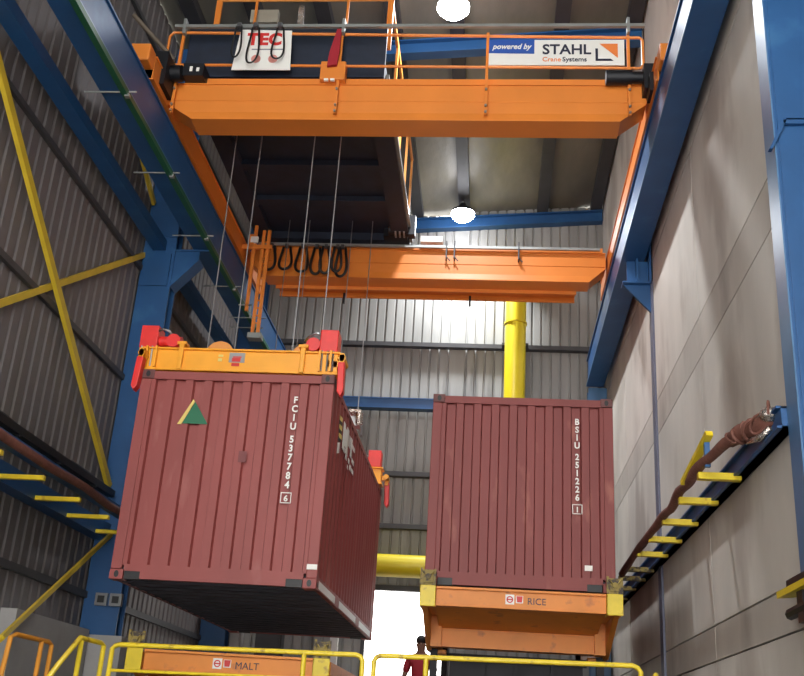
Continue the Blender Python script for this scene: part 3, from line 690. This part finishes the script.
# banners
bn = thing('banner', (-3.45, 11.85, 10.4), 'white banner with red letters TEC on crane railing', 'banner', 'banners on the crane railing')
build('sheet', MB().xz([(-3.92,10.43),(-3.06,10.43),(-3.10,11.12),(-3.86,11.14)], 11.885, 11.895), WHITE, bn)
build('red_letters', text_mb('TEC', .28, -3.74, 11.88, 10.87, .004, bold=.012, sx=1.0), REDP, bn)
build('grey_underline', MB().box(-3.66,-3.18,11.88,11.884,10.775,10.795), mat('grey_print',(140,140,146),.6), bn)
for x in (-3.58, -3.33): build('red_seal', MB().cyl((x,11.88,10.62),(x,11.884,10.62),.07,20), mat('pale_red_print',(214,140,130),.6), bn)
sg = thing('banner', (.8, 11.85, 10.4), 'white and blue banner reading powered by STAHL on crane railing', 'banner', 'banners on the crane railing')
x0, x1, z0, z1 = -.23, 1.66, 10.52, 10.95
build('sheet', MB().box(x0, x1, 11.885, 11.9, z0, z1), WHITE, sg)
build('blue_panel', MB().xz([(x0,z0+.2),(x0+.64,z0+.19),(x0+.64,z1),(x0,z1)], 11.88, 11.884), BLUEP, sg)
build('white_words', text_mb('powered by', .125, x0+.05, 11.878, z0+.27, .003, shear=.3, bold=.003, sx=.88), WHITE, sg)
build('name_letters', text_mb('STAHL', .235, x0+.75, 11.88, z0+.185, .003, bold=.005, sx=.98), NAVYP, sg)
build('orange_word', text_mb('Crane', .105, x0+.75, 11.88, z0+.06, .003, bold=.001), ORP, sg)
build('dark_word', text_mb('Systems', .105, x0+1.03, 11.88, z0+.06, .003, bold=.002), NAVYP, sg)
build('logo_angle', MB().box(x0+1.49,x0+1.525,11.88,11.884,z0+.07,z0+.28).xz([(x0+1.525,z0+.07),(x0+1.74,z0+.07),(x0+1.70,z0+.105),(x0+1.525,z0+.105)],11.88,11.884), NAVYP, sg)
build('logo_triangle', MB().xz([(x0+1.55,z0+.36),(x0+1.80,z0+.36),(x0+1.80,z0+.12)], 11.88, 11.884), ORP, sg)

# ------------------------------------------------------------------ trolley
ty = thing('hoist_trolley', (-3.23, 14.75, 10.4), 'dark hoist trolley with orange rails, between the crane girders', 'trolley')
build('chassis', MB().box(-4.7, -1.73, 12.1, 12.5, 10.47, 10.75).box(-4.7,-1.73,17.2,17.6,10.47,10.75).box(-4.7,-4.4,12.5,17.2,10.5,10.8).box(-2.05,-1.73,12.5,17.2,10.5,10.8).box(-4.4,-2.05,12.5,17.2,10.62,10.66), DARK, ty)
build('edge_tray', MB().box(-1.73,-1.68,12.3,17.5,10.58,10.66), GALV, ty)
for y in (13.4,14.6,15.8): build('cross_member', MB().box(-4.4,-2.05,y,y+.2,10.52,10.62), DARK, ty)
build('machinery', MB().box(-4.5,-1.95,13.2,14.2,10.8,11.7).box(-4.4,-2.2,15.2,16.6,10.8,11.6).box(-3.6,-2.6,14.2,15.2,10.8,11.3), DARK, ty, bevel=.03)
for y in (13.0, 16.4): build('rope_drum', MB().cyl((-4.2,y-.0,10.95),(-2.2,y,10.95),.24,24), BLKM, ty, smooth='auto')
build('drive_motor', MB().cyl((-2.2,16.9,10.85),(-1.75,16.9,10.85),.16,18).box(-2.2,-1.75,17.0,17.35,10.45,10.8), BLKM, ty, smooth='auto')
build('end_motor', MB().cyl((-2.1,17.0,10.58),(-1.7,17.0,10.58),.13,16).box(-1.72,-1.6,16.9,17.1,10.45,10.85), BLKM, ty, smooth='auto')
build('motor_fins', MB().cyl((-1.98,17.0,10.58),(-1.95,17.0,10.58),.145,16).cyl((-1.9,17.0,10.58),(-1.87,17.0,10.58),.145,16).cyl((-1.82,17.0,10.58),(-1.79,17.0,10.58),.145,16), STEEL, ty)
build('side_panel', MB().box(-4.7,-1.73,12.12,12.16,10.75,11.35), DARK, ty)
for x in (-4.5, -3.9, -2.45, -1.78):
    w = .09 if x in (-4.5, -1.78) else .035
    build('railing_post', MB().box(x-w/2, x+w/2, 12.6, 12.64, 11.7 if w < .05 else 11.35, 12.3), ORANGE, ty)
build('hand_rail', MB().tube([(-4.5,12.62,12.3),(-1.78,12.62,12.3)], .03, 8).tube([(-1.78,12.62,12.3),(-1.78,17.3,12.3)], .03, 8), ORANGE2, ty)
for y in (13.8, 15.0, 16.2, 17.3): build('railing_post', MB().box(-1.8,-1.76,y-.03,y+.03,10.8,12.3), ORANGE2, ty)
build('instrument_box', MB().box(-4.02,-3.58,12.75,12.85,11.98,12.22), mat('box_beige',(150,144,130),.6), ty)
build('lamp_fitting', MB().box(-3.26,-3.18,12.75,12.85,11.9,12.3), FOILW, ty)
build('hanging_chain', MB().tube([(-1.86,12.2,11.0),(-1.9,12.15,10.8),(-1.84,12.15,10.6)], .02, 6), STEEL, ty)
for i, (x, y) in enumerate(((-3.95,12.7),(-3.57,12.7),(-2.77,12.7),(-2.38,12.7),(-3.95,16.7),(-3.57,16.7),(-2.76,16.7),(-2.38,16.7))):
    build('hoist_rope', MB().cyl((x, y, ZS+.54), (x, y, 10.6), .009, 6), STEEL, ty)

# ------------------------------------------------------------------ high bay lamps
lp = thing('high_bay_lamp', (-.89, 21.04, 13.25), 'round bright high bay lamp in front of the back wall', 'lamp', 'lamps under the roof')
build('housing', MB().tube([(-.89,21.04,13.16),(-.89,21.04,13.26),(-.89,21.04,13.32),(-.89,21.04,13.42)], [.27,.25,.12,.08], 24), BLKM, lp, smooth='auto')
build('lens', MB().tube([(-.89,21.04,13.18),(-.89,21.04,13.12),(-.89,21.04,13.04),(-.89,21.04,12.99)],[.27,.27,.2,.08],28), LAMP, lp)
build('hanger', MB().cyl((-.89,21.04,13.4),(-.89,21.04,13.66),.015,8), STEEL, lp)
lpos = [(0, 0)]
labs = ['round bright high bay lamp at the top edge of the photo']
for i, dy in enumerate((-7.2,)):
    c = copy_tree(lp, (0, dy, 0), labs[i], 'lamps under the roof')
def area(name, loc, rot, size, power, col=(1,1,1), shape='DISK', sy=None, spread=PI):
    l = bpy.data.lights.new(name, 'AREA'); l.energy = power; l.size = size; l.color = col[:3]; l.shape = shape; l.spread = spread
    if sy: l.size_y = sy
    o = bpy.data.objects.new(name, l); COL.objects.link(o); o.location = loc; o.rotation_euler = rot; return o
for y in (21.04, 13.84):
    area('lamp_light', (-.89, y, 12.95), (0,0,0), .5, 300, (.93,.96,1), spread=2.5)

# ------------------------------------------------------------------ railings
def rail(pts, posts, mid, label, z0=1.45, m=YEL, r=.026):
    t = thing('safety_railing', (posts[0][0], posts[0][1], z0), label, 'railing', 'yellow safety railings')
    build('top_rail', MB().tube(pts, r, 10), m, t, smooth='auto')
    for x, y, z in posts: build('post', MB().cyl((x,y,z0), (x,y,z), r, 10).cyl((x,y,z0),(x,y,z0+.012),.06,12), m, t, smooth='auto')
    for a, b in mid: build('mid_rail', MB().tube([a, b], r*.65, 8), m, t)
    return t
y = 11.0
rail([(-4.0,y,1.9),(-4.0,y,2.34),(-3.97,y,2.37),(-3.93,y,2.385),(-1.38,y,2.415),(-1.34,y,2.4),(-1.31,y,2.36),(-1.31,y,1.9)], [(-4.0,y,1.95),(-1.93,y,2.41),(-1.31,y,1.95)], [((-4.0,y,2.12),(-1.31,y,2.16))], 'yellow railing in front of the frame stencilled MALT')
rail([(-1.19,y,1.9),(-1.19,y,2.36),(-1.17,y,2.40),(-1.13,y,2.42),(1.46,y,2.46),(1.51,y,2.44),(1.54,y,2.40),(1.54,y,1.9)], [(-1.19,y,1.95),(-.65,y,2.42),(1.54,y,1.95)], [((-1.19,y,2.13),(1.54,y,2.16))], 'yellow railing in front of the frame stencilled RICE')
rail([(1.66,10.9,1.9),(1.66,10.9,2.32),(1.69,11.0,2.38),(1.76,11.6,2.40),(1.78,11.7,2.36),(1.78,11.7,1.9)], [(1.66,10.9,1.95),(1.78,11.7,1.95)], [], 'short yellow gate railing by the right wall')
rail([(-4.08,10.95,1.9),(-4.08,10.95,2.36),(-4.1,10.9,2.385),(-4.13,10.4,2.385),(-4.1,9.9,2.1),(-4.05,9.2,1.65)], [(-4.08,10.95,1.95),(-4.12,10.42,2.36)], [], 'yellow stair handrail bend left of the MALT frame')
rail([(-4.82,11.35,1.9),(-4.82,11.35,2.36),(-4.83,11.28,2.39),(-4.85,10.5,2.39),(-4.87,10.42,2.36),(-4.9,10.42,1.9)], [(-4.82,11.35,1.95),(-4.83,11.1,2.38),(-4.9,10.42,1.95)], [], 'yellow railing nearest the low concrete wall', m=mat('amber_paint',(222,150,50),.4))
# stair handrail going down on the far left
st = thing('stair_handrail', (-4.95, 9, 0), 'yellow sloping stair handrail at the bottom left corner', 'railing', 'yellow safety railings')
build('top_rail', MB().tube([(-4.95,10.4,2.34),(-4.95,8.6,1.55),(-4.95,7.4,.95)], .03, 10), YEL, st)
for yy, z in ((8.6,1.55),(7.4,.95)): build('post', MB().cyl((-4.95,yy,0),(-4.95,yy,z),.025,8), YEL, st)

# ------------------------------------------------------------------ person by the bright doorway
px, py, pz = -1.13, 17.6, 1.45
pr = thing('person', (px, py, pz), 'person in a red shirt standing before the bright doorway', 'person')
def skin_body(verts, edges, radii):
    me = bpy.data.meshes.new('body'); me.from_pydata([tuple(v) for v in verts], edges, []); me.update()
    o = bpy.data.objects.new('t', me); COL.objects.link(o)
    o.modifiers.new('s', 'SKIN'); 
    for i, r in enumerate(radii): me.skin_vertices[0].data[i].radius = r if isinstance(r, tuple) else (r, r)
    me.skin_vertices[0].data[0].use_root = True
    sb = o.modifiers.new('d', 'SUBSURF'); sb.levels = 2; sb.render_levels = 2
    dg = bpy.context.evaluated_depsgraph_get(); dg.update()
    r = bpy.data.meshes.new_from_object(o.evaluated_get(dg)); m = MB()
    m.add([tuple(v.co) for v in r.vertices], [tuple(p.vertices) for p in r.polygons])
    bpy.data.objects.remove(o); return m
def P3(x, y, z): return (px+x, py+y, pz+z)
V = [P3(0,0,.95), P3(0,0,1.15), P3(0,0,1.42), P3(0,0,1.54), P3(0,-.01,1.63), P3(0,-.01,1.74),
     P3(.17,0,1.46), P3(.25,.02,1.17), P3(.27,-.06,.9), P3(-.17,0,1.46), P3(-.26,.02,1.17), P3(-.29,-.08,.92),
     P3(.09,0,.88), P3(.10,-.02,.50), P3(.10,.02,.08), P3(.11,-.14,.04), P3(-.09,0,.88), P3(-.12,-.02,.50), P3(-.12,.02,.08), P3(-.13,-.14,.04)]
Ed = [(0,1),(1,2),(2,3),(3,4),(4,5),(2,6),(6,7),(7,8),(2,9),(9,10),(10,11),(0,12),(12,13),(13,14),(14,15),(0,16),(16,17),(17,18),(18,19)]
Rd = [(.15,.11),(.13,.10),(.15,.10),.055,.085,.075,.06,.045,.032,.06,.045,.032,.09,.062,.042,.04,.09,.062,.042,.04]
bd = build('body', skin_body(V, Ed, Rd), SKIN, pr, smooth=True)
Vs = [V[i] for i in (1,0,2,6,7,9,10)]
V2 = [P3(0,0,1.12), P3(0,0,.92), P3(0,0,1.44), P3(.18,0,1.46), P3(.24,.02,1.22), P3(-.18,0,1.46), P3(-.25,.02,1.2)]
build('shirt', skin_body(V2, [(0,1),(0,2),(2,3),(3,4),(2,5),(5,6)], [(.155,.12),(.165,.13),(.17,.12),.078,.066,.078,.066]), SHIRT, pr, smooth=True)
V3 = [P3(0,0,.93), P3(.09,0,.86), P3(.10,-.02,.50), P3(.10,.02,.1), P3(-.09,0,.86), P3(-.12,-.02,.50), P3(-.12,.02,.1)]
build('trousers', skin_body(V3, [(0,1),(1,2),(2,3),(0,4),(4,5),(5,6)], [(.16,.125),.10,.078,.06,.10,.078,.06]), TROU, pr, smooth=True)
build('hair', MB().ball(P3(0,.012,1.745), .098, 10, (.92,1.05,.85)), HAIR, pr, smooth=True)
fm = MB().ball(P3(0,-.09,1.66), .016, 6, (.8,1,1.3)).ball(P3(.078,0,1.67), .02, 6, (.4,.8,1.2)).ball(P3(-.078,0,1.67), .02, 6, (.4,.8,1.2))
build('face_features', fm, SKIN, pr, smooth=True)
build('eyes', MB().ball(P3(.03,-.08,1.685), .011, 6).ball(P3(-.03,-.08,1.685), .011, 6), HAIR, pr)
hm = MB()
for s in (1, -1):
    bx, by, bz = (.27, -.06, .9) if s == 1 else (-.29, -.08, .92)
    for k in range(4):
        dx = -.03+.02*k; ln = (.06,.075,.07,.055)[k]
        hm.tube([P3(bx, by+dx, bz-.05), P3(bx-s*.005, by+dx, bz-.05-ln*.6), P3(bx-s*.02, by+dx, bz-.05-ln)], [.011,.009,.007], 6)
    hm.ball(P3(bx, by, bz-.03), .035, 8, (.5,1,1.3)); hm.tube([P3(bx, by-.025, bz-.01), P3(bx-s*.01, by-.055, bz-.04), P3(bx-s*.015, by-.06, bz-.07)], [.012,.01,.008], 6)
build('hands', hm, SKIN, pr, smooth=True)

# ------------------------------------------------------------------ light, sky, camera
w = bpy.data.worlds.new('world'); scn.world = w; w.use_nodes = True
bg = w.node_tree.nodes['Background']; bg.inputs[0].default_value = (1,.985,.96,1); bg.inputs[1].default_value = 5.6
scn.view_settings.view_transform = 'Standard'; scn.view_settings.look = 'None'; scn.view_settings.gamma = 1; scn.view_settings.use_curve_mapping = False
scn.view_settings.exposure = 0.22
cam = bpy.data.cameras.new('camera'); co = bpy.data.objects.new('camera', cam); COL.objects.link(co); scn.camera = co
cam.sensor_width = 36; cam.lens = 1015/804*36; cam.clip_end = 200; cam.clip_start = .05
p, yw, r = .378, -.101, .064
cy, sy, cp, sn = math.cos(yw), math.sin(yw), math.cos(p), math.sin(p)
f = Vector((sy*cp, cy*cp, sn)); r0 = Vector((cy, -sy, 0)); u = r0.cross(f)
rr_ = math.cos(r)*r0+math.sin(r)*u; uu = -math.sin(r)*r0+math.cos(r)*u
M = Matrix((rr_, uu, -f)).transposed().to_4x4(); M.translation = Vector((0, 0, 1.6)); co.matrix_world = M
